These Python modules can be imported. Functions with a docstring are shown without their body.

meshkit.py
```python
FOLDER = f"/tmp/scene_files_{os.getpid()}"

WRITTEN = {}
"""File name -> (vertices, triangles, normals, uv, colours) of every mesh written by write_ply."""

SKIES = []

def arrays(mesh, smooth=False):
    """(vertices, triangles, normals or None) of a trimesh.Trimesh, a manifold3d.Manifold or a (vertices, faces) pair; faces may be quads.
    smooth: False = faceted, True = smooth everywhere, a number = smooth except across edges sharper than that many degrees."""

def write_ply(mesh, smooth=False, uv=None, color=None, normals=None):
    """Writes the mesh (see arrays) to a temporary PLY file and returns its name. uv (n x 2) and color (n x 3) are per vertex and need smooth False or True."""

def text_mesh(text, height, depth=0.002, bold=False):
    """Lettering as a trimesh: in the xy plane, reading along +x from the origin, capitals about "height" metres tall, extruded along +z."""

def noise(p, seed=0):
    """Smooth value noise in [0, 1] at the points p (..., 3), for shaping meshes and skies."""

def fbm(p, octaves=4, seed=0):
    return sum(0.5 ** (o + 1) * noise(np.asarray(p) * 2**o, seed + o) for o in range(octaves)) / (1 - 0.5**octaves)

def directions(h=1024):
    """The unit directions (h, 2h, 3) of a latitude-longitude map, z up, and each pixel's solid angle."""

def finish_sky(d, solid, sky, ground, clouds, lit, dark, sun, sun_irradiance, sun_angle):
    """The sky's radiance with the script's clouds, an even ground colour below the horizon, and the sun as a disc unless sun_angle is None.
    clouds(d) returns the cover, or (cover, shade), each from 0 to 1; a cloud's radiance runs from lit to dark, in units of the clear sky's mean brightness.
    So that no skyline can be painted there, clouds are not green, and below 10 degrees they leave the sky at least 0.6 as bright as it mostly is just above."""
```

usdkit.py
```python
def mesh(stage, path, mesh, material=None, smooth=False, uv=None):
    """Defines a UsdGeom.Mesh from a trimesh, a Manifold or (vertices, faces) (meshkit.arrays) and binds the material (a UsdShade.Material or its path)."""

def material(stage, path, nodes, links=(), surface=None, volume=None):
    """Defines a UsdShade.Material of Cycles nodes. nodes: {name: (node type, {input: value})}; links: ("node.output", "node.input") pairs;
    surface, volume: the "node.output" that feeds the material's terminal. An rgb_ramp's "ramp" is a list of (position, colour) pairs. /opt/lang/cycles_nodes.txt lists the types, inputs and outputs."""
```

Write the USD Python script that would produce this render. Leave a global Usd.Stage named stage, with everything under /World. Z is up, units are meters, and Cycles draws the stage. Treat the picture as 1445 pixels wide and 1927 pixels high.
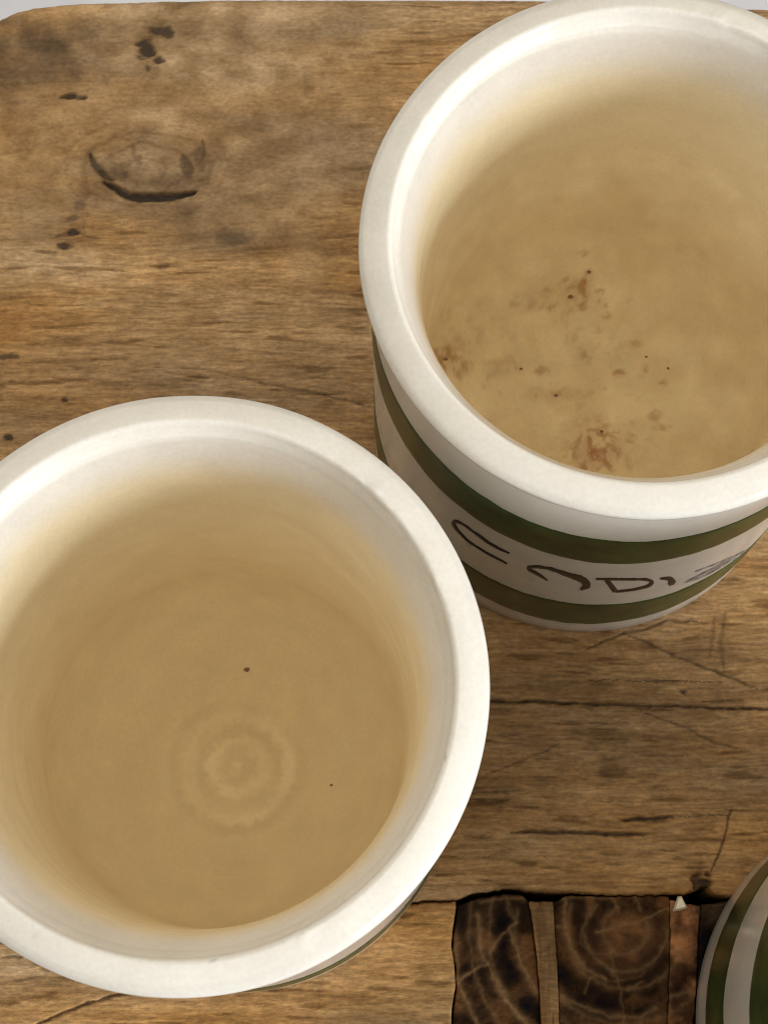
import math
import numpy as np
import trimesh
import usdkit
import meshkit
from meshkit import noise, fbm
from pxr import Usd, UsdGeom, UsdLux, UsdShade, Gf, Sdf, Vt

stage = Usd.Stage.CreateInMemory()
UsdGeom.SetStageUpAxis(stage, "Z")
UsdGeom.SetStageMetersPerUnit(stage, 1.0)
UsdGeom.Xform.Define(stage, "/World")
UsdGeom.Scope.Define(stage, "/World/Looks")
rng = np.random.default_rng(7)

# ------------------------------------------------------------------ camera, light, exposure
S = 0.35                                   # height of the lens over the table (m)
FPX, CX, CY = 3626.8, 722.5, 963.5         # lens and centre, in pixels of the photograph
NAD = (750.8, 1936.1)                      # where the plumb line under the lens meets the picture
n = np.array([NAD[0] - CX, NAD[1] - CY, FPX]); n /= np.linalg.norm(n)
ex = np.array([1.0, 0, 0]) - n * n[0]; ex /= np.linalg.norm(ex)
ey = -np.cross(n, ex) if np.cross(n, ex)[1] > 0 else np.cross(n, ex)
Rw = np.stack([ex, ey, -n])                # picture frame (x right, y down, z forward) -> world
cam = UsdGeom.Camera.Define(stage, "/World/camera")
right, up, back = Rw @ [1, 0, 0], Rw @ [0, -1, 0], Rw @ [0, 0, -1]
cam.AddTransformOp().Set(Gf.Matrix4d(*right, 0, *up, 0, *back, 0, 0, 0, S, 1))
cam.CreateHorizontalApertureAttr(36.0)
cam.CreateFocalLengthAttr(36.0 * FPX / 1445)
cam.CreateClippingRangeAttr(Gf.Vec2f(0.01, 100))
cam.CreateFStopAttr(240.0)
cam.CreateFocusDistanceAttr(0.30)
cam.CreateExposureAttr(0.0)


def rect_light(name, pos, target, w, h, intensity, color):
    L = UsdLux.RectLight.Define(stage, "/World/" + name)
    z = np.array(pos, float) - np.array(target, float); z /= np.linalg.norm(z)
    x = np.cross([0, 0, 1.0] if abs(z[2]) < .99 else [0, 1.0, 0], z); x /= np.linalg.norm(x)
    y = np.cross(z, x)
    L.AddTransformOp().Set(Gf.Matrix4d(*x, 0, *y, 0, *z, 0, *map(float, pos), 1))
    L.CreateWidthAttr(w); L.CreateHeightAttr(h)
    L.CreateIntensityAttr(intensity); L.CreateColorAttr(Gf.Vec3f(*color))
    return L


AZ, EL, DIST = math.radians(-36), math.radians(13.5), 1.6
rect_light("window_light", (DIST * math.cos(EL) * math.cos(AZ), DIST * math.cos(EL) * math.sin(AZ) + .06, DIST * math.sin(EL) + .08),
           (0, .06, .08), .9, .5, 25.0, (.90, .97, 1.08))
rect_light("overhead_fill", (-.2, .6, 2.1), (0, .1, 0), 7.0, 7.0, 1.12, (1.0, .965, .90))  # added overhead fill standing in for ambient light, not a lamp


def tab(px, py):
    """The point of the table top (z = 0) at a pixel of the photograph."""
    px, py = np.asarray(px, float), np.asarray(py, float)
    d = np.stack([px - CX, py - CY, np.full(px.shape, FPX)], -1) @ Rw.T
    return d[..., :2] / -d[..., 2:3] * S


# ------------------------------------------------------------------ helpers
def mesh(path, m, mat, smooth=30, tint=None, grain=None):
    g = usdkit.mesh(stage, path, m, mat, smooth=smooth)
    if tint is not None:
        UsdGeom.PrimvarsAPI(g).CreatePrimvar("tint", Sdf.ValueTypeNames.Color3fArray, "vertex").Set(Vt.Vec3fArray.FromNumpy(np.asarray(tint, np.float32)))
    if grain is not None:
        UsdGeom.PrimvarsAPI(g).CreatePrimvar("grain", Sdf.ValueTypeNames.FloatArray, "vertex").Set(Vt.FloatArray.FromNumpy(np.asarray(grain, np.float32)))
    return g.GetPrim()


def data(prim, **kw):
    for k, v in kw.items():
        prim.SetCustomDataByKey(k, v)
    return prim


def thing(name, label, category, group=None):
    p = UsdGeom.Xform.Define(stage, "/World/" + name).GetPrim()
    data(p, label=label, category=category)
    if group:
        data(p, group=group)
    return p


def grid_faces(nr, nc, wrap=False):
    c = nc if wrap else nc - 1
    i, j = np.meshgrid(np.arange(nr - 1), np.arange(c), indexing="ij")
    a = i * nc + j; b = i * nc + (j + 1) % nc
    return np.stack([a, b, b + nc, a + nc], -1).reshape(-1, 4)


def lin(*c):
    c = np.array(c, float) / 255
    return np.where(c <= .04045, c / 12.92, ((c + .055) / 1.055) ** 2.4)


def sstep(a, b, x):
    t = np.clip((x - a) / (b - a), 0, 1)
    return t * t * (3 - 2 * t)


# ------------------------------------------------------------------ materials
M = "/World/Looks/"


def wood_material(name, rough=.62, bump=.35, spec=.25):
    return usdkit.material(stage, M + name, {
        "tint": ("attribute", {"attribute": "tint"}),
        "geo": ("geometry", {}),
        "map": ("mapping", {"scale": (330, 1700, 300)}),
        "gr": ("attribute", {"attribute": "grain"}),
        "gmix": ("mix_float", {"a": 1.0}),
        "fib": ("noise_texture", {"scale": 1.0, "detail": 4.0, "roughness": .6}),
        "map2": ("mapping", {"scale": (900, 1400, 900)}),
        "spk": ("noise_texture", {"scale": 1.0, "detail": 3.0, "roughness": .65}),
        "r1": ("map_range", {"from_min": .3, "from_max": .7, "to_min": .66, "to_max": 1.24}),
        "r2": ("map_range", {"from_min": .3, "from_max": .7, "to_min": .78, "to_max": 1.2}),
        "mul": ("math", {"math_type": "multiply"}),
        "col": ("mix_color", {"blend_type": "multiply", "fac": 1.0, "use_clamp": False}),
        "cc": ("combine_color", {}),
        "bump": ("bump", {"strength": bump, "distance": .0004}),
        "p": ("principled_bsdf", {"roughness": rough, "specular_ior_level": spec}),
    }, [("geo.position", "map.vector"), ("map.vector", "fib.vector"), ("geo.position", "map2.vector"), ("map2.vector", "spk.vector"),
        ("fib.fac", "r1.value"), ("spk.fac", "r2.value"), ("gr.fac", "gmix.fac"), ("r1.result", "gmix.b"), ("gmix.result", "mul.value1"), ("r2.result", "mul.value2"),
        ("mul.value", "cc.r"), ("mul.value", "cc.g"), ("mul.value", "cc.b"),
        ("tint.color", "col.a"), ("cc.color", "col.b"), ("col.result", "p.base_color"),
        ("mul.value", "bump.height"), ("bump.normal", "p.normal")], surface="p.BSDF")


wood = wood_material("weathered_wood")
endgrain = wood_material("end_grain_wood", .75, .6, .08)


def glaze_material(name, rough=.22):
    return usdkit.material(stage, M + name, {
        "tint": ("attribute", {"attribute": "tint"}),
        "dry": ("attribute", {"attribute": "grain"}),
        "spec": ("math", {"math_type": "multiply", "value2": .5}),
        "geo": ("geometry", {}),
        "n1": ("noise_texture", {"scale": 140.0, "detail": 3.0}),
        "n2": ("noise_texture", {"scale": 1500.0, "detail": 2.0}),
        "r1": ("map_range", {"from_min": .3, "from_max": .7, "to_min": .955, "to_max": 1.03}),
        "r2": ("map_range", {"from_min": .3, "from_max": .7, "to_min": .965, "to_max": 1.035}),
        "mul": ("math", {"math_type": "multiply"}),
        "cc": ("combine_color", {}),
        "col": ("mix_color", {"blend_type": "multiply", "fac": 1.0, "use_clamp": False}),
        "bump": ("bump", {"strength": .05, "distance": .0004}),
        "p": ("principled_bsdf", {"roughness": rough, "specular_ior_level": .5}),
    }, [("geo.position", "n1.vector"), ("geo.position", "n2.vector"), ("dry.fac", "spec.value1"), ("spec.value", "p.specular_ior_level"), ("n1.fac", "r1.value"), ("n2.fac", "r2.value"),
        ("r1.result", "mul.value1"), ("r2.result", "mul.value2"), ("mul.value", "cc.r"), ("mul.value", "cc.g"), ("mul.value", "cc.b"),
        ("tint.color", "col.a"), ("cc.color", "col.b"), ("col.result", "p.base_color"),
        ("n1.fac", "bump.height"), ("bump.normal", "p.normal")], surface="p.BSDF")


glaze = glaze_material("white_glaze", .14)
green = usdkit.material(stage, M + "green_slip", {
    "geo": ("geometry", {}),
    "n1": ("noise_texture", {"scale": 130.0, "detail": 5.0, "roughness": .65}),
    "ramp": ("rgb_ramp", {"ramp": [(.28, (.006, .015, .005)), (.42, (.016, .040, .008)), (.56, (.026, .062, .011)), (.74, (.07, .10, .022))]}),
    "p": ("principled_bsdf", {"roughness": .28}),
}, [("geo.position", "n1.vector"), ("n1.fac", "ramp.fac"), ("ramp.color", "p.base_color")], surface="p.BSDF")
ink = usdkit.material(stage, M + "brown_ink", {
    "geo": ("geometry", {}),
    "n1": ("noise_texture", {"scale": 500.0, "detail": 2.0}),
    "ramp": ("rgb_ramp", {"ramp": [(.3, (.007, .006, .009)), (.75, (.035, .022, .018))]}),
    "p": ("principled_bsdf", {"roughness": .3}),
}, [("geo.position", "n1.vector"), ("n1.fac", "ramp.fac"), ("ramp.color", "p.base_color")], surface="p.BSDF")
faded = usdkit.material(stage, M + "faded_ink", {
    "geo": ("geometry", {}),
    "n1": ("noise_texture", {"scale": 900.0, "detail": 3.0}),
    "ramp": ("rgb_ramp", {"ramp": [(.35, (.09, .075, .075)), (.7, (.45, .41, .37))]}),
    "p": ("principled_bsdf", {"roughness": .3}),
}, [("geo.position", "n1.vector"), ("n1.fac", "ramp.fac"), ("ramp.color", "p.base_color")], surface="p.BSDF")
fleck = usdkit.material(stage, M + "brown_fleck", {"p": ("principled_bsdf", {"base_color": (.26, .12, .03), "roughness": .9, "specular_ior_level": 0.0})}, surface="p.BSDF")
chip = usdkit.material(stage, M + "cream_chip", {"p": ("principled_bsdf", {"base_color": (.9, .8, .55), "roughness": .7})}, surface="p.BSDF")
floor_m = usdkit.material(stage, M + "pale_floor", {
    "geo": ("geometry", {}), "n": ("noise_texture", {"scale": 12.0, "detail": 4.0}),
    "ramp": ("rgb_ramp", {"ramp": [(.3, (.5, .48, .47)), (.7, (.62, .6, .58))]}),
    "p": ("principled_bsdf", {"roughness": .6})},
    [("geo.position", "n.vector"), ("n.fac", "ramp.fac"), ("ramp.color", "p.base_color")], surface="p.BSDF")
TEA_DENS = 1.0
tea = usdkit.material(stage, M + "cloudy_drink", {
    "fr": ("layer_weight", {"blend": .5}),
    "p5": ("math", {"math_type": "power", "value2": 5.0}),
    "sch": ("math", {"math_type": "multiply_add", "value2": .96, "value3": .02}),
    "t": ("transparent_bsdf", {"color": (1, 1, 1)}),
    "g": ("glossy_bsdf", {"color": (1, 1, 1), "roughness": .03}),
    "m": ("mix_closure", {}),
    "ab": ("absorption_volume", {"color": (.905, .785, .43), "density": 4.6}),
}, [("fr.facing", "p5.value1"), ("p5.value", "sch.value1"), ("sch.value", "m.fac"), ("t.BSDF", "m.closure1"), ("g.BSDF", "m.closure2")], surface="m.closure", volume="ab.volume")

# ------------------------------------------------------------------ the floor, far below the table
fl = mesh("/World/floor", trimesh.creation.box((6, 6, .02), trimesh.transformations.translation_matrix((0, 0, -.46))), floor_m, smooth=False)
data(fl, kind="structure")

# ------------------------------------------------------------------ the wooden table
table = thing("wooden_table", "weathered brown plank tabletop with dark end grain joint, under all the cups", "table")


def seg_dist(P, line):
    """Distance from points P (n,2) to a polyline, and the place along it (0..1)."""
    line = np.asarray(line, float)
    best = np.full(len(P), 1e9); at = np.zeros(len(P))
    L = np.r_[0, np.cumsum(np.linalg.norm(np.diff(line, axis=0), axis=1))]
    lo, hi = line.min(0) - 60, line.max(0) + 60
    sel = np.where((P > lo).all(1) & (P < hi).all(1))[0]
    Q = P[sel]
    for k in range(len(line) - 1):
        a, b = line[k], line[k + 1]; d = b - a
        t = np.clip(((Q - a) @ d) / (d @ d), 0, 1)
        dist = np.linalg.norm(Q - a - t[:, None] * d, axis=1)
        m = dist < best[sel]
        best[sel[m]] = dist[m]; at[sel[m]] = (L[k] + t[m] * (L[k + 1] - L[k])) / L[-1]
    return best, at


# marks on the planks: (points along it in picture pixels, half width, depth in mm, darkness, tapered)
CRACKS = [
    ([(905, 1321), (1020, 1321), (1150, 1326), (1300, 1331), (1460, 1335)], 3.0, .55, .85, False),
    ([(1085, 1280), (1200, 1282), (1360, 1284)], 1.8, .25, .7, True),
    ([(1165, 1188), (1260, 1230), (1360, 1270), (1425, 1297)], 3.2, .25, .6, True),
    ([(1095, 1228), (1140, 1205), (1175, 1190), (1215, 1185), (1255, 1168), (1330, 1172)], 3.2, .2, .6, True),
    ([(1195, 1335), (1290, 1370), (1350, 1400), (1395, 1410)], 3.0, .22, .6, True),
    ([(915, 1457), (1020, 1417), (1060, 1395)], 3.0, .15, .45, True),
    ([(1165, 1544), (1230, 1542), (1275, 1537)], 4.2, .5, .9, True),
    ([(1270, 1537), (1370, 1535)], 1.6, .2, .7, False),
    ([(960, 1567), (1080, 1566), (1160, 1570), (1225, 1571)], 4.2, .5, .85, True),
    ([(1374, 1528), (1357, 1600), (1338, 1642)], 2.4, .3, .75, False),
    ([(1365, 1150), (1355, 1210), (1362, 1265)], 5.5, .08, .35, True),
    ([(1345, 1160), (1340, 1200), (1336, 1240)], 5.0, .06, .3, True),
    ([(192, 341), (230, 361), (262, 373), (280, 370), (320, 370), (368, 361)], 9.5, .9, .97, True),
    ([(167, 285), (176, 308), (190, 322), (212, 340)], 7.0, .5, .8, True),
    ([(345, 288), (352, 312), (356, 332)], 10.0, .3, .5, True),
    ([(380, 262), (383, 290), (372, 308)], 4.0, .2, .5, True),
    ([(250, 270), (255, 300)], 5.0, .1, .3, True),
    ([(40, 1945), (80, 1925), (160, 1890), (240, 1868)], 3.4, .35, .75, False),
    ([(410, 700), (512, 725), (579, 736), (655, 753), (700, 768)], 3.2, .18, .5, True),
    ([(95, 448), (137, 437), (190, 450)], 3.5, .2, .5, True),
    ([(0, 872), (40, 850), (95, 818)], 3.0, .2, .5, True),
    ([(1190, 1600), (1280, 1602)], 2, .15, .5, True),
    ([(890, 1492), (990, 1488)], 2.4, .2, .55, True), ([(880, 1505), (960, 1507)], 2.4, .2, .55, True),
    ([(870, 1575), (930, 1573)], 2.4, .2, .5, True), ([(930, 1385), (985, 1383)], 2, .15, .5, True),
    ([(1180, 1420), (1300, 1424)], 2, .15, .45, True), ([(1100, 1363), (1180, 1360)], 2, .1, .4, True),
    ([(1240, 1487), (1350, 1484)], 2, .12, .45, True), ([(1000, 1612), (1130, 1616)], 2, .1, .35, True),
    ([(1100, 1508), (1230, 1512)], 2, .12, .4, True), ([(960, 1430), (1100, 1428)], 2, .1, .3, True),
    ([(0, 1802), (45, 1800)], 3, .2, .6, True), ([(20, 1845), (90, 1838)], 3, .15, .4, True),
    ([(1290, 1632), (1335, 1634)], 4, .3, .6, True),
]
SPOTS = [  # x, y, rx, ry, darkness, soft, depth mm
    (303, 58, 24, 9, .8, .5, .3), (274, 92, 19, 18, .9, .5, .5), (296, 113, 14, 7, .85, .5, .4), (278, 128, 6, 8, .7, .5, .3),
    (131, 180, 19, 6, .9, .4, .5), (131, 412, 20, 8, .55, .6, .1), (138, 437, 22, 10, .9, .5, .3), (118, 461, 16, 8, .85, .5, .3),
    (20, 669, 18, 6, .75, .6, .2), (305, 502, 14, 6, .4, .8, .1), (122, 752, 7, 5, .8, .4, .2), (17, 822, 9, 6, .9, .4, .3),
    (1285, 1305, 9, 8, .8, .4, .3), (148, 385, 10, 10, .4, .8, .05), (1322, 1662, 17, 14, .85, .5, 1.2), (1333, 1648, 8, 8, .7, .5, .8),
    (350, 312, 17, 24, .5, .7, .3), (262, 300, 8, 16, .3, .8, .1), (215, 330, 24, 10, .4, .8, .2), (375, 300, 10, 30, .3, .8, .1), (300, 342, 60, 14, .25, 1, .1), (440, 445, 30, 12, .4, .9, .1),
    (50, 125, 125, 50, .75, 1, 0), (70, 70, 110, 22, .5, 1, 0), (20, 35, 60, 16, .5, 1, 0), (95, 60, 80, 26, .25, 1, 0), (540, 60, 190, 26, .30, 1, 0), (640, 45, 60, 30, .2, 1, 0), (420, 465, 80, 26, .35, 1, 0),
    (520, 455, 90, 20, .2, 1, 0), (280, 345, 130, 62, .42, 1, 0), (300, 345, 80, 26, .3, 1, 0), (275, 240, 40, 16, .2, 1, 0), (60, 800, 90, 40, .2, 1, 0), (200, 720, 160, 20, .15, 1, 0),
    (250, 390, 120, 28, .2, 1, 0), (30, 372, 60, 22, .25, 1, 0), (20, 205, 60, 18, .2, 1, 0), (1330, 1215, 100, 40, .2, 1, 0),
    (1400, 1480, 60, 40, .22, 1, 0), (1290, 1400, 260, 150, .36, 1, 0), (1050, 1330, 180, 160, .25, 1, 0), (600, 240, 150, 80, .22, 1, 0), (1180, 1440, 140, 30, .15, 1, 0), (690, 790, 60, 30, .15, 1, 0), (1000, 1250, 100, 60, .1, 1, 0),  # broad dark patches at right: shade between the cups, painted into the wood
]
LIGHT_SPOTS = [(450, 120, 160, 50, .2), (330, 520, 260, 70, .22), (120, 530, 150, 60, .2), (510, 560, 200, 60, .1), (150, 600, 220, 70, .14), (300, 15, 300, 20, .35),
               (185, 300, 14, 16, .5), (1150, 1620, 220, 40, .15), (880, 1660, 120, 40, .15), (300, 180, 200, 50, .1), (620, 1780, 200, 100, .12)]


def px_of(xy):
    """Where a point of the table lies on the photograph's grid of marks."""
    d = np.c_[xy, np.full(len(xy), -S)] @ Rw
    return np.c_[d[:, 0] / d[:, 2] * FPX + CX, d[:, 1] / d[:, 2] * FPX + CY]


def knot_part(P):
    """1 where the wood is mottled round the knot, 0 where the grain runs straight."""
    e = (noise(np.c_[P * .012, P[:, 0] * 0], 3) - .5) * 160
    return sstep(520, 380, P[:, 1] + e) * sstep(900, 480, P[:, 0] + e)


def grain_of(xy):
    return 1 - .8 * knot_part(px_of(xy))


def wood_look(xy, seed=0, tone=1.0, fine=True):
    """Base colour and height (m) of the plank surface at points of the table."""
    x, y = xy[:, 0], xy[:, 1]
    P = px_of(xy)
    # the grain bends round the knot
    kx, ky = P[:, 0] - 275, P[:, 1] - 330
    bend = np.exp(-(kx / 190) ** 2 - (ky / 150) ** 2) * np.sign(ky) * .006
    warp = (fbm(np.c_[x * 18, y * 30, np.full(len(x), 3.3)], 3, seed + 5) - .5) * .006
    v = y + warp + bend
    up = knot_part(P)
    one = np.full(len(x), .7)
    broad = fbm(np.c_[x * 9, v * 130, one], 3, seed + 1)
    bands = fbm(np.c_[x * 30, v * 500, one], 3, seed + 2)
    fibre = fbm(np.c_[x * 160, v * 1900, one], 3, seed + 3)
    mott = fbm(np.c_[x * 220, y * 330, one], 4, seed + 4)
    mott2 = fbm(np.c_[x * 60, y * 75, one], 3, seed + 9)
    wp = np.c_[P * .026, one] + 1.6 * np.c_[fbm(np.c_[P * .012, one], 2, 71), fbm(np.c_[P * .012, one + 4], 2, 72), one * 0]
    swirl = fbm(wp, 4, 73)
    d = .55 * (broad - .5) * (1 - .5 * up) + .7 * (bands - .5) * (1 - .8 * up) + .85 * (fibre - .5) * (1 - .85 * up) + (.45 + .8 * up) * (mott - .5) + (.35 + .2 * up) * (mott2 - .5) + .5 * up * (swirl - .5)
    t = 1 + 1.1 * d
    pores = sstep(.64, .73, fbm(np.c_[x * 130, v * 1150, one + 4], 2, seed + 6))
    t *= 1 - .45 * pores * (1 - .75 * up)
    h = (fibre - .5) * .00010 + (bands - .5) * .00014 - pores * .00012 + (mott - .5) * .0001 + (mott2 - .5) * .0003 + up * (swirl - .5) * .0008 - .0007 * np.exp(-(kx / 75) ** 2 - ((ky + 20) / 45) ** 2)
    dark = np.zeros(len(x))
    wob = (fbm(np.c_[P * .035, one], 3, seed + 7) - .5)
    wob2 = (fbm(np.c_[P[:, :1] * .05, P[:, 1:] * .11, one], 3, seed + 8) - .5)
    if fine:
        Pw = P + np.c_[wob * 9, wob2 * 9]
        for line, w, dep, k, taper in CRACKS:
            dist, at = seg_dist(Pw, line)
            ww = w * (np.sqrt(np.clip(1 - (2 * at - 1) ** 2, 0.02, 1)) if taper else 1) * (.85 + .5 * noise(np.c_[P * .05, one], 31))
            f = np.clip(1.6 - 1.45 * dist / np.maximum(ww, .5), 0, 1)
            dark = np.maximum(dark, k * f)
            h -= dep * .001 * f
        for sx, sy, rx, ry, k, soft, dep in SPOTS:
            q = np.hypot((P[:, 0] - sx) / rx, (P[:, 1] - sy) / ry) + (wob * 1.6 + wob2 * 2.4 * (soft < 1)) + (mott2 - .5) * 1.5
            f = sstep(1 + .55 * soft, 1 - .8 * soft, q) * (.7 if soft >= 1 else 1)
            dark = np.maximum(dark, k * f) if soft < 1 else 1 - (1 - dark) * (1 - k * f)
            h -= dep * .001 * f
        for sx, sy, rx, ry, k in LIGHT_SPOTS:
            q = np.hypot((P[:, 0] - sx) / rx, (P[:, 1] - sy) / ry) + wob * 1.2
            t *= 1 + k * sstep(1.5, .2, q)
    dk_ = np.hypot(kx / 1.7, ky + 12) + 26 * (swirl - .5) + 10 * (mott2 - .5)
    line_ = sstep(.45, .95, np.sin(dk_ / 3.4)) * sstep(125, 60, dk_) * sstep(8, 26, dk_)
    t *= 1 - .20 * line_
    h -= .00009 * line_
    hue = fbm(np.c_[x * 25, v * 90, one + 9], 3, seed + 11)
    c0, c1 = np.array([.40, .200, .055]), np.array([.335, .205, .092])
    base = c0 + (c1 - c0) * np.clip(.5 + 2.2 * (hue - .5) + .5 * up, 0, 1)[:, None]
    t = np.clip(t, .28, 1.75) * tone
    col = base * t[:, None] ** np.array([1.0, 1.17, 1.55])
    dk = np.array([.022, .012, .006])
    col = col * (1 - dark[:, None]) + dk * dark[:, None]
    return np.clip(col, .004, .8), h


def plank(name, xs, top, bottom, ny, mat, look, label=None, rounded=(.0012, .0012), thick=.03, end=None):
    """A plank whose far and near edges follow the curves top(x) and bottom(x); its rim is rounded over and it has thickness."""
    vs = np.linspace(0, 1, ny)
    X, V = np.meshgrid(xs, vs)                                   # rows run from the near edge to the far one
    y0, y1 = bottom(xs), top(xs)
    Y = y0 + (y1 - y0) * V
    flat = np.c_[X.ravel(), Y.ravel()]
    col, h = look(flat)
    z = h.copy()
    e0, e1 = (Y - y0).ravel(), (y1 - Y).ravel()
    for e, r in ((e0, rounded[0]), (e1, rounded[1])):
        k = np.clip(1 - e / r, 0, 1)
        z -= r * (1 - np.sqrt(np.clip(1 - k ** 2, 0, 1))) * .9
    if end is not None:
        for e in (flat[:, 0] - xs[0], xs[-1] - flat[:, 0]):
            k = np.clip(1 - e / end, 0, 1)
            z -= end * (1 - np.sqrt(np.clip(1 - k ** 2, 0, 1))) * .9
    v = np.c_[flat, z]
    nr, nc = X.shape
    f = grid_faces(nr, nc)
    ring = np.r_[np.arange(nc), np.arange(1, nr) * nc + nc - 1, (nr - 1) * nc + np.arange(nc - 2, -1, -1), np.arange(nr - 2, 0, -1) * nc]
    k = len(v)
    low = v[ring].copy(); low[:, 2] = -thick
    nx = np.roll(np.arange(len(ring)), -1)
    side = np.stack([ring, k + np.arange(len(ring)), k + nx, ring[nx]], 1)
    v = np.vstack([v, low]); col = np.vstack([col, col[ring] * .8])
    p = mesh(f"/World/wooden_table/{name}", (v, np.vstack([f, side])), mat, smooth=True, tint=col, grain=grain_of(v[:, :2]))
    if label:
        data(p, label=label)
    return p


def curve(pts, rough=.0008):
    """A curve y(x) on the table through points given in picture pixels, running level beyond its ends."""
    q = tab([p[0] for p in pts], [p[1] for p in pts]); o = np.argsort(q[:, 0]); q = q[o]
    return lambda x: np.interp(x, q[:, 0], q[:, 1]) + (fbm(np.c_[np.asarray(x) * 700, np.full(np.shape(x), .5), np.full(np.shape(x), .5)], 3, 77) - .5) * rough


FINE = .00026
xa, xb = float(tab(-20, 1000)[0]), float(tab(1470, 1000)[0])
xs_fine = np.arange(-.0835, .0785, FINE)
xs_up = np.r_[-.10, -.095, -.09, -.087, xs_fine, .082, .09, .12, .18, .26]
far = curve([(-90, 95), (-45, 48), (0, 23), (30, 9), (62, 2), (150, -6), (400, -13), (1000, -12), (1300, 1), (1445, 5), (1700, 6)], .00025)
JOINT = [(-300, 1698), (600, 1698), (700, 1698), (780, 1700), (859, 1694), (891, 1681), (963, 1672), (993, 1677), (1088, 1683), (1157, 1685), (1261, 1685),
         (1290, 1683), (1306, 1679), (1322, 1672), (1333, 1670), (1338, 1679), (1345, 1684), (1369, 1689), (1445, 1690), (1700, 1690)]
joint = curve(JOINT)
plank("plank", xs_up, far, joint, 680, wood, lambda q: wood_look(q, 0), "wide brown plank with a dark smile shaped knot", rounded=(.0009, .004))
# near plank: left of the inlay, cut back where the inlay sits, and right of it behind the third cup
gap = .00035
near = lambda x: np.full(np.shape(x), -.030)
LEFT = [(859, 1700), (853, 1740), (850, 1770), (856, 1810), (858, 1848), (851, 1890), (850, 1927), (852, 2060), (852, 2260)]
jy = lambda x: joint(x) - gap
ql = tab([p[0] for p in LEFT], [p[1] for p in LEFT])
left_edge = lambda y: np.interp(y, ql[::-1, 1], ql[::-1, 0])


def side_plank(name, xl, xr, top_y, ys, mat, look, label=None, thick=.03, round_=.0008, nx=None, grain=1.0):
    """A piece of wood lying between the curves xl(y) and xr(y), with its far end at top_y(x)."""
    us = np.linspace(0, 1, nx)
    U, Yg = np.meshgrid(us, ys)
    a, b = xl(ys)[:, None], xr(ys)[:, None]
    X = a + (b - a) * U
    Yt = top_y(X.ravel()).reshape(X.shape)
    Y = ys[0] + (Yg - ys[0]) / (ys[-1] - ys[0]) * (Yt - ys[0])
    flat = np.c_[X.ravel(), Y.ravel()]
    col, z = look(flat)
    for e in ((X - a).ravel(), (b - X).ravel(), (Yt - Y).ravel()):
        k = np.clip(1 - e / round_, 0, 1)
        z = z - round_ * (1 - np.sqrt(np.clip(1 - k ** 2, 0, 1))) * .9
    v = np.c_[flat, z]
    nr, nc = X.shape
    f = grid_faces(nr, nc)
    ring = np.r_[np.arange(nc), np.arange(1, nr) * nc + nc - 1, (nr - 1) * nc + np.arange(nc - 2, -1, -1), np.arange(nr - 2, 0, -1) * nc]
    low = v[ring].copy(); low[:, 2] = -thick
    k = len(v); nxt = np.roll(np.arange(len(ring)), -1)
    side = np.stack([ring, k + np.arange(len(ring)), k + nxt, ring[nxt]], 1)
    p = mesh(f"/World/wooden_table/{name}", (np.vstack([v, low]), np.vstack([f, side])), mat, smooth=True, tint=np.vstack([col, col[ring] * .8]), grain=np.full(len(v) + len(low), grain))
    if label:
        data(p, label=label)
    return p


def near_look(tone):
    return lambda q: wood_look(q + np.array([0, 0]), 40, tone)


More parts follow.
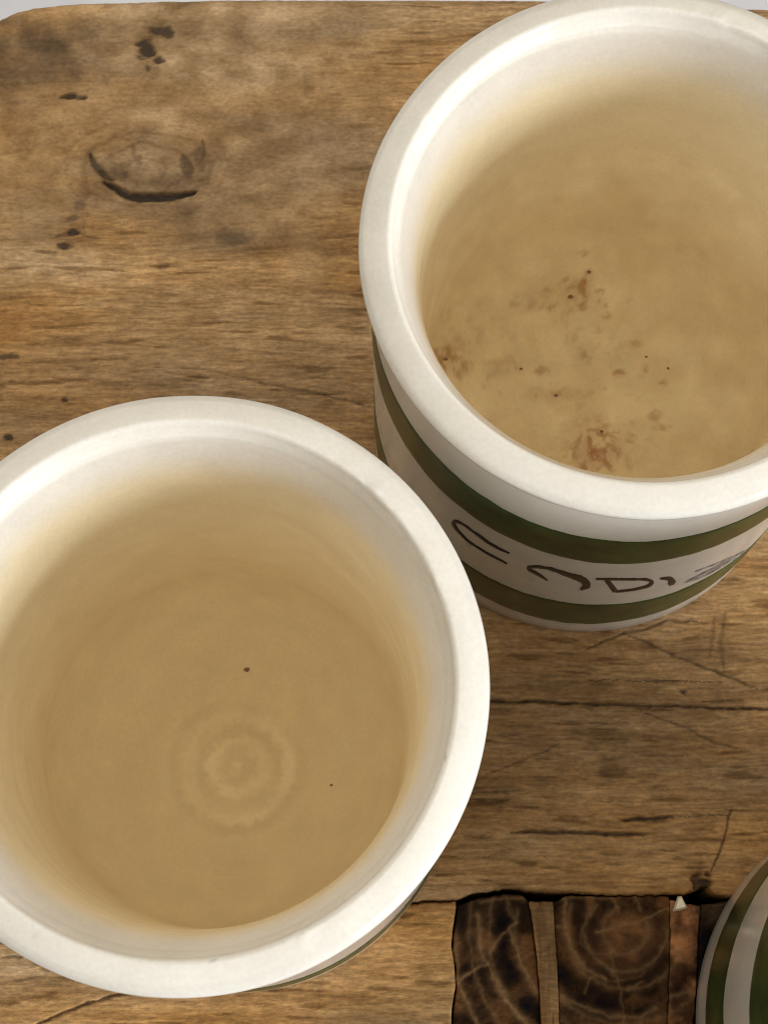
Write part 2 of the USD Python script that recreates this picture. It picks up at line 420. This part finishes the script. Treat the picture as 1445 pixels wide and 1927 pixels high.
ys_near = np.r_[-.10, -.06, -.03, -.012, np.arange(-.004, .0228, FINE)]
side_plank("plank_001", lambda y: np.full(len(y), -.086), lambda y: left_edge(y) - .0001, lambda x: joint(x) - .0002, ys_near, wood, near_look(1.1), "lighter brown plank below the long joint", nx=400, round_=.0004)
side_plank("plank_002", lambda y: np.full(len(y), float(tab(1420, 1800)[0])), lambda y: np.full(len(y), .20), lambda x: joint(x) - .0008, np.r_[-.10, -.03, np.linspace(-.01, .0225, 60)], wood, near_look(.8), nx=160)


# the dark end grain blocks and the pale wedges between them
def Z(*p):
    """Points read off an enlarged view of the inlay, back to picture pixels."""
    return [(820 + .4325 * a, 1640 + .4325 * b) for a, b in p]


VEINS = [  # points, half width (px), strength
    (Z((85, 290), (95, 470), (110, 520), (150, 600), (185, 670), (215, 760)), 3.2, .55),
    (Z((185, 190), (190, 330), (220, 390), (262, 490), (312, 570), (392, 670), (440, 740)), 4.2, .65),
    (Z((325, 250), (350, 340), (400, 460), (455, 535)), 2.6, .6),
    (Z((235, 352), (272, 290), (320, 255), (345, 220)), 2.6, .6),
    (Z((92, 492), (130, 450), (185, 415), (215, 400)), 3.0, .7),
    (Z((370, 385), (445, 348)), 2.0, .5), (Z((305, 105), (330, 190), (345, 220)), 3.0, .55), (Z((190, 130), (290, 120), (390, 118)), 2.6, .45),
    (Z((560, 112), (562, 240), (590, 340), (650, 425), (740, 475)), 3.0, .62),
    (Z((520, 240), (565, 245)), 2.0, .5),
    (Z((700, 262), (800, 240), (880, 220), (960, 185), (1025, 158)), 2.4, .6),
    (Z((768, 345), (770, 430), (800, 490), (810, 560), (818, 640), (820, 720)), 2.6, .55),
    (Z((540, 540), (640, 590), (760, 630), (900, 638), (960, 600)), 3.4, .5),
    (Z((645, 530), (662, 480), (690, 455)), 2.2, .6), (Z((690, 462), (780, 480), (870, 468), (915, 438)), 2.4, .4),
    (Z((775, 118), (800, 190)), 2.2, .45), (Z((675, 195), (700, 150)), 2.4, .5), (Z((870, 110), (895, 165)), 2.4, .4), (Z((520, 118), (620, 112), (760, 118)), 2.6, .4),
    (Z((640, 250), (630, 315), (690, 352), (790, 362)), 2.4, .25), (Z((840, 520), (900, 480)), 1.8, .3),
    (Z((1018, 548), (1070, 540), (1125, 522)), 3.0, .45),
]


def arc(cx, cy, r, a0, a1):
    return [(cx + r * math.cos(t), cy + r * math.sin(t)) for t in np.radians(np.linspace(a0, a1, 14))]


VEINS = [(v[0], v[1], v[2] * (.55 if k in (13, 14, 11, 5, 6) else 1)) for k, v in enumerate(VEINS)]
VEINS += [(arc(1178, 1752, 44, -20, 250), 3.5, .34), (arc(1178, 1752, 78, 0, 215), 3.5, .36), (arc(1178, 1752, 112, 20, 205), 4.0, .36), (arc(1178, 1752, 178, 25, 150), 4.0, .3),
          (arc(1178, 1752, 208, 120, 190), 4.0, .3), (arc(1178, 1752, 258, 135, 200), 4.0, .32), (arc(1178, 1752, 296, 140, 200), 4.0, .3)]


def end_look(base, veins=True, seed=60, vein=(.26, .145, .062)):
    base = np.array(base)

    def look(q):
        P = px_of(q); one = np.full(len(q), .4)
        c = fbm(np.c_[q * 330, one], 4, seed); m = fbm(np.c_[q * 1500, one], 3, seed + 1)
        rings = .5 + .5 * np.sin((np.hypot(P[:, 0] - 1180, (P[:, 1] - 1760)) + 22 * (c - .5)) / 13.0)
        deep = sstep(.42, .6, fbm(np.c_[P * .018, one], 3, 91))
        t = np.clip(.5 + 1.6 * (c - .3) + 1.1 * (m - .5) + 1.0 * (rings - .3), .15, 2.4) * (1 - .82 * deep)
        col = base * t[:, None]
        h = (c - .5) * .0009 + (m - .5) * .0003 - .0006
        if veins:
            warm = sstep(95, 20, np.hypot((P[:, 0] - 1175) * .9, (P[:, 1] - 1775) * 1.3) + 60 * (c - .5))
            col += np.array([.075, .033, .014]) * warm[:, None]
            wob = np.c_[fbm(np.c_[P * .06, one], 3, seed + 2) - .5, fbm(np.c_[P * .06, one + 3], 3, seed + 3) - .5] * 14
            for line, w, k in VEINS:
                d, _ = seg_dist(P + wob, line)
                ww = w * (.5 + .9 * noise(np.c_[P * .045, one], 5))
                g = k * (.62 * np.exp(-(d / ww) ** 2) + .36 * np.exp(-(d / (ww * 2.4)) ** 2)) * np.clip(.4 + 1.2 * fbm(np.c_[P * .09, one], 3, 8), 0, 1)
                col = col * (1 - g[:, None]) + np.array(vein) * g[:, None]
                h += .00022 * g
        return np.clip(col, .003, .7), h
    return look


def edge(pts):
    q = tab([p[0] for p in pts], [p[1] for p in pts]); o = np.argsort(q[:, 1]); q = q[o]
    return lambda y: np.interp(y, q[:, 1], q[:, 0]) + (fbm(np.c_[np.asarray(y) * 500, np.full(len(y), 1.5), np.full(len(y), q[0, 0] * 99)], 3, 3) - .5) * .0005


E_L = edge(LEFT)
E1 = edge([(994, 1690), (1001, 1730), (1008, 1780), (1015, 1860), (1018, 1927), (1020, 2100)])
E2 = edge([(1041, 1690), (1046, 1770), (1051, 1850), (1053, 1927), (1055, 2100)])
E3 = edge([(1261, 1688), (1262, 1770), (1259, 1850), (1257, 1927), (1255, 2100)])
E4 = edge([(1318, 1690), (1317, 1718), (1310, 1856), (1305, 1927), (1300, 2100)])
E5 = edge([(1419, 1690), (1419, 2100)])
top1 = curve([(852, 1712), (862, 1703), (906, 1689), (963, 1682), (985, 1686), (996, 1698)])
top2 = curve([(990, 1697), (1045, 1696)])
top3 = curve([(1040, 1698), (1066, 1687), (1166, 1687), (1235, 1686), (1262, 1690)])
top4 = curve([(1258, 1694), (1300, 1702), (1320, 1706)])
top5 = curve([(1315, 1704), (1345, 1700), (1380, 1694), (1425, 1694)])
ys_in = np.r_[-.10, -.04, -.012, np.arange(-.004, .0226, FINE)]
D = .00002
dark = (.085, .037, .012)
side_plank("end_grain_block", lambda y: E_L(y) + .0001, lambda y: E1(y) - D, top1, ys_in, endgrain, end_look(dark), "dark end grain block with pale curved cracks", nx=80, round_=.0003, grain=.1)
side_plank("wedge", lambda y: E1(y) + D, lambda y: E2(y) - D, top2, ys_in, wood, lambda q: (wood_look(q[:, ::-1] * np.array([1, 1]) + 3, 80, .62, fine=False)[0] * np.array([.95, 1.0, 1.1]), wood_look(q[:, ::-1] + 3, 80, .62, fine=False)[1] - .0002), "pale tan wedge between the two dark blocks", nx=30, round_=.0001)
side_plank("end_grain_block_001", lambda y: E2(y) + D, lambda y: E3(y) - D, top3, ys_in, endgrain, end_look(dark, seed=66), "dark end grain block with growth rings", nx=110, round_=.00012, grain=.1)
side_plank("wedge_001", lambda y: E3(y) + D, lambda y: E4(y) - D, top4, ys_in, endgrain, lambda q: (end_look((.26, .11, .042), seed=71)(q)), "reddish brown wedge beside the third cup", nx=34, round_=.00012, grain=.1)
side_plank("end_grain_block_002", lambda y: E4(y) + D, lambda y: E5(y) - D, top5, ys_in, endgrain, end_look((.045, .025, .012), False, seed=75), nx=60)
# a floor under the joints so that the gaps read as dark wood, not as holes
under = trimesh.creation.box((.30, .27, .02), trimesh.transformations.translation_matrix((.06, .04, -.041)))
mesh("/World/wooden_table/batten", under, usdkit.material(stage, M + "dark_batten", {"p": ("principled_bsdf", {"base_color": (.06, .035, .018), "roughness": .8})}, surface="p.BSDF"), smooth=False)
# small cream chip stuck at the far end of the reddish wedge
cp = tab([1275, 1283, 1288, 1294, 1280, 1266, 1272], [1688, 1687, 1702, 1709, 1714, 1716, 1702])
pts = np.vstack([np.c_[cp, np.full(7, -.0004)], np.c_[cp.mean(0) + (cp - cp.mean(0)) * .7, .0004 + .0003 * rng.random(7)]])
ch = trimesh.convex.convex_hull(pts)
data(mesh("/World/wooden_table/cream_chip", ch, chip, smooth=20), label="tiny cream chip lodged in the end of the reddish wedge")

# ------------------------------------------------------------------ the cups
FILL = .0022                              # how far under the lip the drinks stand
HC, HC2 = .262 * S + .0012, .2697 * S + .0012                              # height of a cup at its outer lip
NT = 288


def cup_profile(base_r, lip_r, hc):
    """(r, z) from the middle of the foot outwards, up the wall, over the lip and down the inside to the middle of the floor."""
    w = lip_r - .0017
    out = [(0, .0006), (base_r * .55, .0006), (base_r * .86, .0004), (base_r - .0016, 0), (base_r - .0006, .0004), (base_r, .0014)]
    for t in np.linspace(.05, 1, 40)[:-1]:
        out.append((base_r + (w - base_r) * t ** .9, .0014 + (hc - .0065 - .0014) * t))
    lip = [(w, hc - .0052), (w + .0002, hc - .0042), (w + .0007, hc - .0035), (lip_r - .0005, hc - .0029), (lip_r - .0001, hc - .0021), (lip_r, hc - .0012), (lip_r - .0002, hc - .0005), (lip_r - .0007, hc + .0000),
           (lip_r - .0014, hc + .0004), (lip_r - .0024, hc + .0008), (lip_r - .0033, hc + .00105), (lip_r - .0040, hc + .0012), (lip_r - .0044, hc + .00122), (lip_r - .0047, hc + .0010), (lip_r - .0049, hc + .0006)]
    ri = lip_r - .0050
    ins = [(ri, hc + .0002)]
    rad = .0278
    z_low = .0065 + rad
    for t in np.linspace(0, 1, 60)[1:] ** 1.25:
        z = hc + .0002 - t * (hc + .0002 - z_low)
        r = ri - .0042 * (1 - math.exp(-t * 6.5)) - .0022 * t
        ins.append((r, z))
    r_end, z_end = ins[-1]
    for a in np.linspace(0, math.pi / 2, 84)[1:]:
        ins.append((r_end - rad * (1 - math.cos(a)), z_end - rad * math.sin(a)))
    rf, zf = ins[-1]
    for t in np.linspace(0, 1, 10)[1:]:
        ins.append((rf * (1 - t), zf - .0001 * t))
    n_out = len(out)
    return np.array(out + lip + ins), n_out, n_out + len(lip)


def lathe(profile, offs=None):
    th = np.linspace(0, 2 * math.pi, NT, endpoint=False)
    r, z = profile[:, 0][:, None], profile[:, 1][:, None]
    v = np.stack([r * np.cos(th), r * np.sin(th), np.broadcast_to(z, (len(r), NT))], -1)
    return v, th


def shape_wobble(v, seed, lean, hc):
    """Hand thrown: a slight lean, out-of-round and rippled lip."""
    p = v.reshape(-1, 3).copy()
    th = np.arctan2(p[:, 1], p[:, 0]); r = np.hypot(p[:, 0], p[:, 1])
    a = np.c_[np.cos(th) * 1.3, np.sin(th) * 1.3, p[:, 2] * 25 + seed]
    k = 1 + (fbm(a, 3, seed) - .5) * .010
    p[:, 0] *= k; p[:, 1] *= k
    p[:, 2] += (fbm(np.c_[np.cos(th) * 1.6, np.sin(th) * 1.6, np.full(len(th), seed * 1.7)], 3, seed + 1) - .5) * .0014 * sstep(.3 * hc, hc, p[:, 2])
    p[:, :2] += np.array(lean) * (1 - p[:, 2:3] / hc)
    return p.reshape(v.shape)


STAIN = {}
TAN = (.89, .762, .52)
WHITE = np.array([.75, .69, .585])


def rusty(seed=19, n=80):
    r, out = np.random.default_rng(seed), []
    for _ in range(n):
        cx, cy, sx, sy = [(1120, 800, 60, 60), (1050, 690, 130, 70), (1080, 560, 60, 35), (1150, 640, 150, 120)][r.integers(4)]
        out.append((min(r.normal(cx, sx), 1280), r.normal(cy, sy), r.uniform(6, 15), r.uniform(5, 9), r.uniform(.12, .38), (.46, .22, .04)))
    return out


def make_cup(name, label, center, bands, seed, lean=(0, 0), spiral=False, stains=(), base_r=.1101 * S, lip_r=.1170 * S, dents=(), hc=HC):
    t = thing(name, label, "cup")
    path = "/World/" + name
    prof, n_out, n_in = cup_profile(base_r, lip_r, hc)
    v, th = lathe(prof)
    nr = len(prof)
    # throwing marks: a spiral ridge in the middle of the floor and faint rings up the inside
    rr = np.hypot(v[..., 0], v[..., 1])
    row = np.arange(nr)[:, None] * np.ones(NT)
    inside = row >= n_in
    if spiral:
        TH = np.broadcast_to(th, rr.shape)
        q = np.stack([v[..., 0], v[..., 1], 0 * rr], -1).reshape(-1, 3)
        ns = fbm(q * 160, 3, 4).reshape(rr.shape); n2 = fbm(q * 90 + 5, 2, 8).reshape(rr.shape)
        amp = .00019 * sstep(.0175, .0095, rr) * sstep(0, .0015, rr) * inside * (v[..., 2] < .03) * (.1 + 1.4 * n2)
        v[..., 2] += amp * np.sin(2 * math.pi * (rr + .0026 * (ns - .5) * 1.8) / .0062 - TH + .6)
    rings = (noise(np.c_[v[..., 2].ravel() * 420, np.zeros(nr * NT), np.full(nr * NT, seed)], 5) - .5).reshape(nr, NT)
    k = 1 + rings * .0025 * inside * (v[..., 2] < hc - .012) * (v[..., 2] > .02)
    v[..., 0] *= k; v[..., 1] *= k
    for ang, wid_, dep in dents:
        TH = np.broadcast_to(th, rr.shape)
        near_ = np.exp(-(((TH - ang + math.pi) % (2 * math.pi) - math.pi) / wid_) ** 2) * np.exp(-((rr - (lip_r - .0049)) / .0016) ** 2) * (v[..., 2] > hc - .006)
        ns = fbm(v.reshape(-1, 3) * 900, 3, seed + 40).reshape(rr.shape)
        v[..., 2] += near_ * dep * (ns - .42) * 3
    vw = shape_wobble(v, seed, lean, hc)
    f = grid_faces(nr, NT, True)
    tint = np.broadcast_to(WHITE, (nr * NT, 3)).copy()
    p = vw.reshape(-1, 3) + np.array([center[0], center[1], 0])
    one = np.full(len(p), .3)
    tint *= (1 + (fbm(np.c_[p[:, :2] * 120, p[:, 2] * 120], 3, seed + 3)[:, None] - .5) * np.array([.08, .10, .14]))
    # iron specks in the glaze
    sp = fbm(np.c_[p[:, :2] * 900, p[:, 2] * 900], 2, seed + 4)
    tint *= 1 - .35 * sstep(.865, .90, sp)[:, None]
    # inner wall: warm bounce and the drink's absorption painted into the colour
    rw = row.ravel()
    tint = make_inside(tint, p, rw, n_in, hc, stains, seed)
    if spiral:                                                      # light and dark of the throwing ridges, painted into the tint
        wv = (np.sin(2 * math.pi * (rr + .0030 * (ns - .5)) / .0047 - .35 * np.sin(TH) + 1.9) * (.5 + .7 * np.clip(.5 + np.sin(TH * 1.0 + rr * 900), 0, 1))).ravel()
        am = (sstep(.0150, .0095, rr) * sstep(0, .001, rr) * inside * (v[..., 2] < .03) * np.clip(.25 + 1.2 * n2, 0, 1)).ravel()
        tint = tint * (1 + (am * np.where(wv > 0, .13 * wv, .09 * wv))[:, None] * np.array([.8, 1.0, 1.3]))
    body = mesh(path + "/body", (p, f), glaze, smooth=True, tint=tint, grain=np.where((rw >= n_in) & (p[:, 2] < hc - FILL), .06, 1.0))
    # painted bands, thin raised rings of slip
    def outer_r(z):
        return np.interp(z, prof[4:n_out + 3, 1], prof[4:n_out + 3, 0])
    def on_wall(theta, z, lift):
        r = outer_r(z) + lift
        q = np.stack([r * np.cos(theta), r * np.sin(theta), z], -1)
        return shape_wobble(q, seed, lean, hc) + np.array([center[0], center[1], 0])
    for i, (za, zb) in enumerate(bands):
        tt = np.linspace(0, 2 * math.pi, 420, endpoint=False)
        jag = lambda s: (fbm(np.c_[np.cos(tt) * 9, np.sin(tt) * 9, np.full(420, s)], 3, seed + 20) - .5) * .0011 + (fbm(np.c_[np.cos(tt) * 60, np.sin(tt) * 60, np.full(420, s)], 2, seed + 21) - .5) * .0005
        a, b = za + jag(i * 2.3), zb + jag(i * 2.3 + 1.1)
        rows = []
        for t_, lift in ((0, -.0001), (.0, .00008), (.12, .00014), (.5, .00016), (.88, .00014), (1, .00008), (1, -.0001)):
            rows.append(on_wall(tt, a + (b - a) * t_, lift))
        mesh(path + ("/stripe" if i == 0 else f"/stripe_{i:03d}"), (np.concatenate(rows), grid_faces(7, 420, True)), green, smooth=True)
    return t, on_wall, outer_r, prof, n_in


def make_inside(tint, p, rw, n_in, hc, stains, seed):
    """Inside tan by depth: light absorbed in the drink, painted into the glaze colour."""
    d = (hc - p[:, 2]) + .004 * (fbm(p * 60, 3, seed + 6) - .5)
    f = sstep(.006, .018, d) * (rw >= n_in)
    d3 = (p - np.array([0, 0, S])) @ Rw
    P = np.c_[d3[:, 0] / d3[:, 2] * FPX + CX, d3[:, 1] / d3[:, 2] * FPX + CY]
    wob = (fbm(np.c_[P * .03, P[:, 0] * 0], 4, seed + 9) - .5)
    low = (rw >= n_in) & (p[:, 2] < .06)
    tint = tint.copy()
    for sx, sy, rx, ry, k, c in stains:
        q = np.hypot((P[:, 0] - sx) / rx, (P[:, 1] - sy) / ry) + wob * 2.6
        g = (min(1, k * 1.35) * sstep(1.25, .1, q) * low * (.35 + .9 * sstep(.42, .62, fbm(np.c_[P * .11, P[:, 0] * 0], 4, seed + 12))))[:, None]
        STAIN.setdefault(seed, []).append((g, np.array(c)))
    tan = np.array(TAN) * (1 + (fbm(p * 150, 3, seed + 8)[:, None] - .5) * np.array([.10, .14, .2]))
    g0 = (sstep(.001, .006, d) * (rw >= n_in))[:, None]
    out = tint * (1 - g0) + np.array([.80, .735, .63]) * g0  # cream under the lip warms the shaded wall, bounce put into the colour
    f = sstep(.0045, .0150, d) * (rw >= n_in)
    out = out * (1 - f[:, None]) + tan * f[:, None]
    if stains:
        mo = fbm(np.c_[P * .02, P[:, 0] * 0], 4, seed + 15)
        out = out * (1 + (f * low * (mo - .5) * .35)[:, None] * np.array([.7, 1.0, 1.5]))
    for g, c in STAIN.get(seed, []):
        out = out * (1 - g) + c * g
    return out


c_upper = np.array([.1010, .3117]) * S
c_lower = np.array([-.0816, .1274]) * S
c_third = np.array([.2579, -.0002]) * S
cup1 = make_cup("ceramic_cup", "white cup with two green stripes and CADIZ lettered on its side", c_upper, [(.0262 * S, .0735 * S), (.1645 * S, .2052 * S)], 11, lean=(-.0010, 0), dents=[(1.17, .13, .0003), (2.6, .03, .0003)], stains=[
    (1132, 826, 75, 55, .5, (.45, .21, .03)), (1128, 858, 45, 26, .45, (.42, .16, .02)), (1075, 558, 34, 30, .5, (.43, .21, .03)), (1110, 512, 16, 12, .5, (.43, .21, .03)),
    (1045, 742, 80, 16, .45, (.43, .22, .04)), (965, 690, 100, 22, .3, (.36, .22, .07)), (842, 682, 40, 30, .5, (.5, .27, .05)), (1110, 665, 60, 26, .35, (.36, .22, .08)),
    (1015, 575, 60, 22, .3, (.4, .25, .1)), (1000, 760, 120, 80, .35, (.92, .84, .62)), (1230, 780, 110, 90, .35, (.92, .84, .62)), (1060, 640, 120, 60, .3, (.92, .84, .62)), (880, 640, 90, 60, .2, (.5, .33, .13))] + rusty())
cup2 = make_cup("ceramic_cup_001", "white cup with faint rings in its floor, its rim cut off by the left edge", c_lower, [(.0262 * S, .0735 * S), (.1645 * S, .2052 * S)], 23, spiral=True, hc=HC2, lip_r=.1168 * S, dents=[(.82, .13, .00035), (.45, .2, .0002), (-1.1, .05, .0005)])
cup3 = make_cup("ceramic_cup_002", "cup cut off at the lower right corner, green striped side beside the dark end grain", c_third, [(.039 * S, .096 * S), (.167 * S, .225 * S)], 37)


# ------------------------------------------------------------------ lettering on the first cup, brushed by hand
def cup_hit(px, on_wall, outer_r, center, lean, hc):
    """Where the line of sight through a pixel meets the wall of the cup: (angle, height)."""
    d = Rw @ np.array([px[0] - CX, px[1] - CY, FPX])
    zs = np.linspace(hc - .006, .0005, 6000)
    q = d[:2] / -d[2] * (S - zs)[:, None] - center - np.array(lean) * (1 - zs / hc)[:, None]
    g = np.hypot(q[:, 0], q[:, 1]) - outer_r(zs)
    k = np.where((g[:-1] > 0) & (g[1:] <= 0))[0]
    k = k[0] if len(k) else int(np.argmin(np.abs(g)))
    return math.atan2(q[k, 1], q[k, 0]), zs[k]


def W(*p):
    return [(800 + .4464 * a, 940 + .4464 * b) for a, b in p]


STROKES = [
    ("letter", W((356, 226), (318, 210), (270, 184), (232, 155), (200, 133), (168, 108), (140, 93), (118, 90), (120, 104), (135, 127), (180, 174), (258, 224), (346, 270)), [5, 8, 9, 9, 8, 7, 8, 12, 12, 9, 7, 8, 5]),
    ("letter_001", W((516, 340), (494, 326), (468, 310), (430, 291), (432, 285), (472, 282), (530, 291), (600, 315), (660, 334), (688, 358), (655, 378)), [4, 9, 10, 10, 9, 9, 10, 14, 20, 20, 8]),
    ("letter_002", W((720, 333), (765, 334), (850, 335), (930, 335), (962, 345), (940, 364), (880, 378), (802, 387)), [6, 7, 7, 8, 10, 10, 8, 7]),
    ("letter_002", W((762, 335), (780, 356), (800, 384)), [12, 15, 15]),
    ("letter_003", W((990, 332), (1030, 331), (1044, 345), (1026, 357)), [5, 14, 22, 9]),
    ("letter_004", W((1135, 302), (1220, 272), (1300, 242), (1352, 214)), [3, 5, 10, 4]),
    ("letter_004", W((1310, 244), (1250, 276), (1180, 306), (1095, 348)), [6, 12, 9, 5]),
    ("letter_004", W((1098, 348), (1170, 325), (1245, 286)), [5, 6, 3]),
]
t1, on1, or1, prof1, nin1 = cup1
letters = {}
for name, line, wid in STROKES:
    line = np.array(line); wid = np.array(wid, float) * .4464 / 2 * (1.0 if name.endswith("004") else 1.5)
    s = np.r_[0, np.cumsum(np.linalg.norm(np.diff(line, axis=0), axis=1))]
    m = max(8, int(s[-1] / 3)); u = np.linspace(0, s[-1], m)
    c = np.c_[np.interp(u, s, line[:, 0]), np.interp(u, s, line[:, 1])]
    for _ in range(2):
        c[1:-1] = (c[:-2] + 2 * c[1:-1] + c[2:]) / 4
    w = np.interp(u, s, wid) * (1 + .35 * (noise(np.c_[u * .3, u * 0, u * 0], 9) - .5))
    tg = np.gradient(c, axis=0); tg /= np.linalg.norm(tg, axis=1, keepdims=True) + 1e-9
    nm = np.c_[-tg[:, 1], tg[:, 0]]
    rows = []
    for side in (-1, -.5, 0, .5, 1):
        uv = np.array([cup_hit(q, on1, or1, c_upper, (-.0010, 0), HC) for q in c + nm * (w * side)[:, None]])
        rows.append(on1(uv[:, 0], uv[:, 1], .00014 if abs(side) < 1 else .00004))
    letters.setdefault(name, []).append((np.concatenate(rows), grid_faces(5, m)))
for name, parts in letters.items():
    vv, ff, k = [], [], 0
    for v, f in parts:
        vv.append(v); ff.append(f + k); k += len(v)
    data(mesh("/World/ceramic_cup/" + name, (np.concatenate(vv), np.concatenate(ff)), faded if name.endswith("004") else ink, smooth=True), label="hand painted letter " + "CADIZ"[0 if name == "letter" else int(name[-3:])])


# ------------------------------------------------------------------ the drinks
def make_drink(name, label, cup, center, seed, lean, hc):
    t, on_wall, outer_r, prof, n_in = cup
    level = hc - FILL
    th_ = thing(name, label, "drink", None)
    ins = prof[n_in:]
    top_r = float(np.interp(-level, -ins[:, 1], ins[:, 0]))
    rows = [(0, level)] + [(top_r * a, level) for a in (.3, .6, .85, .95)] + [(top_r - .0008, level + .00012), (top_r + .0002, level + .0006), (top_r + .0008, level + .0006)]
    for r, z in ins[ins[:, 1] < level - .0004]:
        rows.append((max(r + .0008, 0) if r > 1e-6 else 0, z - (.0008 if r < ins[0, 0] * .7 else 0.0)))
    rows = np.array(rows)
    v, th = lathe(rows)
    v = shape_wobble(v, seed, lean, hc)
    v[:5, :, 2] = level
    p = v.reshape(-1, 3) + np.array([center[0], center[1], 0])
    mesh(f"/World/{name}/liquid", (p, grid_faces(len(rows), NT, True)[:, ::-1]), tea, smooth=True)
    return th_


make_drink("drink", "tan drink with brown sediment filling the lettered cup", cup1, c_upper, 11, (-.0010, 0), HC)
make_drink("drink_001", "clear tan drink without sediment, over faint rings in the cup floor", cup2, c_lower, 23, (0, 0), HC2)


def flecks(drink, cup, center, spots):
    """Dark bits lying on the inside of the cup, under the drink."""
    ins = cup[3][cup[4]:]
    for i, (px, py, r, flat_) in enumerate(spots):
        d = Rw @ np.array([px - CX, py - CY, FPX])
        zs = np.linspace(.07, .004, 4000)
        q = d[:2] / -d[2] * (S - zs)[:, None]
        wall = np.interp(np.hypot(*(q - center).T), ins[::-1, 0], ins[::-1, 1])
        k = int(np.argmax(zs <= wall + .0003))
        s = trimesh.creation.icosphere(2, 1.0)
        s.vertices *= (1 + .5 * (noise(s.vertices * 2.1 + i * 7, 3) - .5)[:, None] * 2) * np.array([r, r * .75, r * flat_])
        s.apply_translation((q[k, 0], q[k, 1], zs[k] + .0001))
        mesh(f"/World/{drink}/fleck" + ("" if i == 0 else f"_{i:03d}"), s, fleck, smooth=True)


flecks("drink", cup1, c_upper, [(1108, 512, .00035, .3), (1073, 558, .0004, .25), (838, 676, .00035, .4), (980, 694, .0003, .4), (1258, 693, .00035, .5), (1046, 744, .00035, .25), (1132, 812, .00035, .3), (1216, 671, .00025, .4)])
flecks("drink_001", cup2, c_lower, [(464, 1261, .00045, .6), (623, 1478, .00022, .6)])
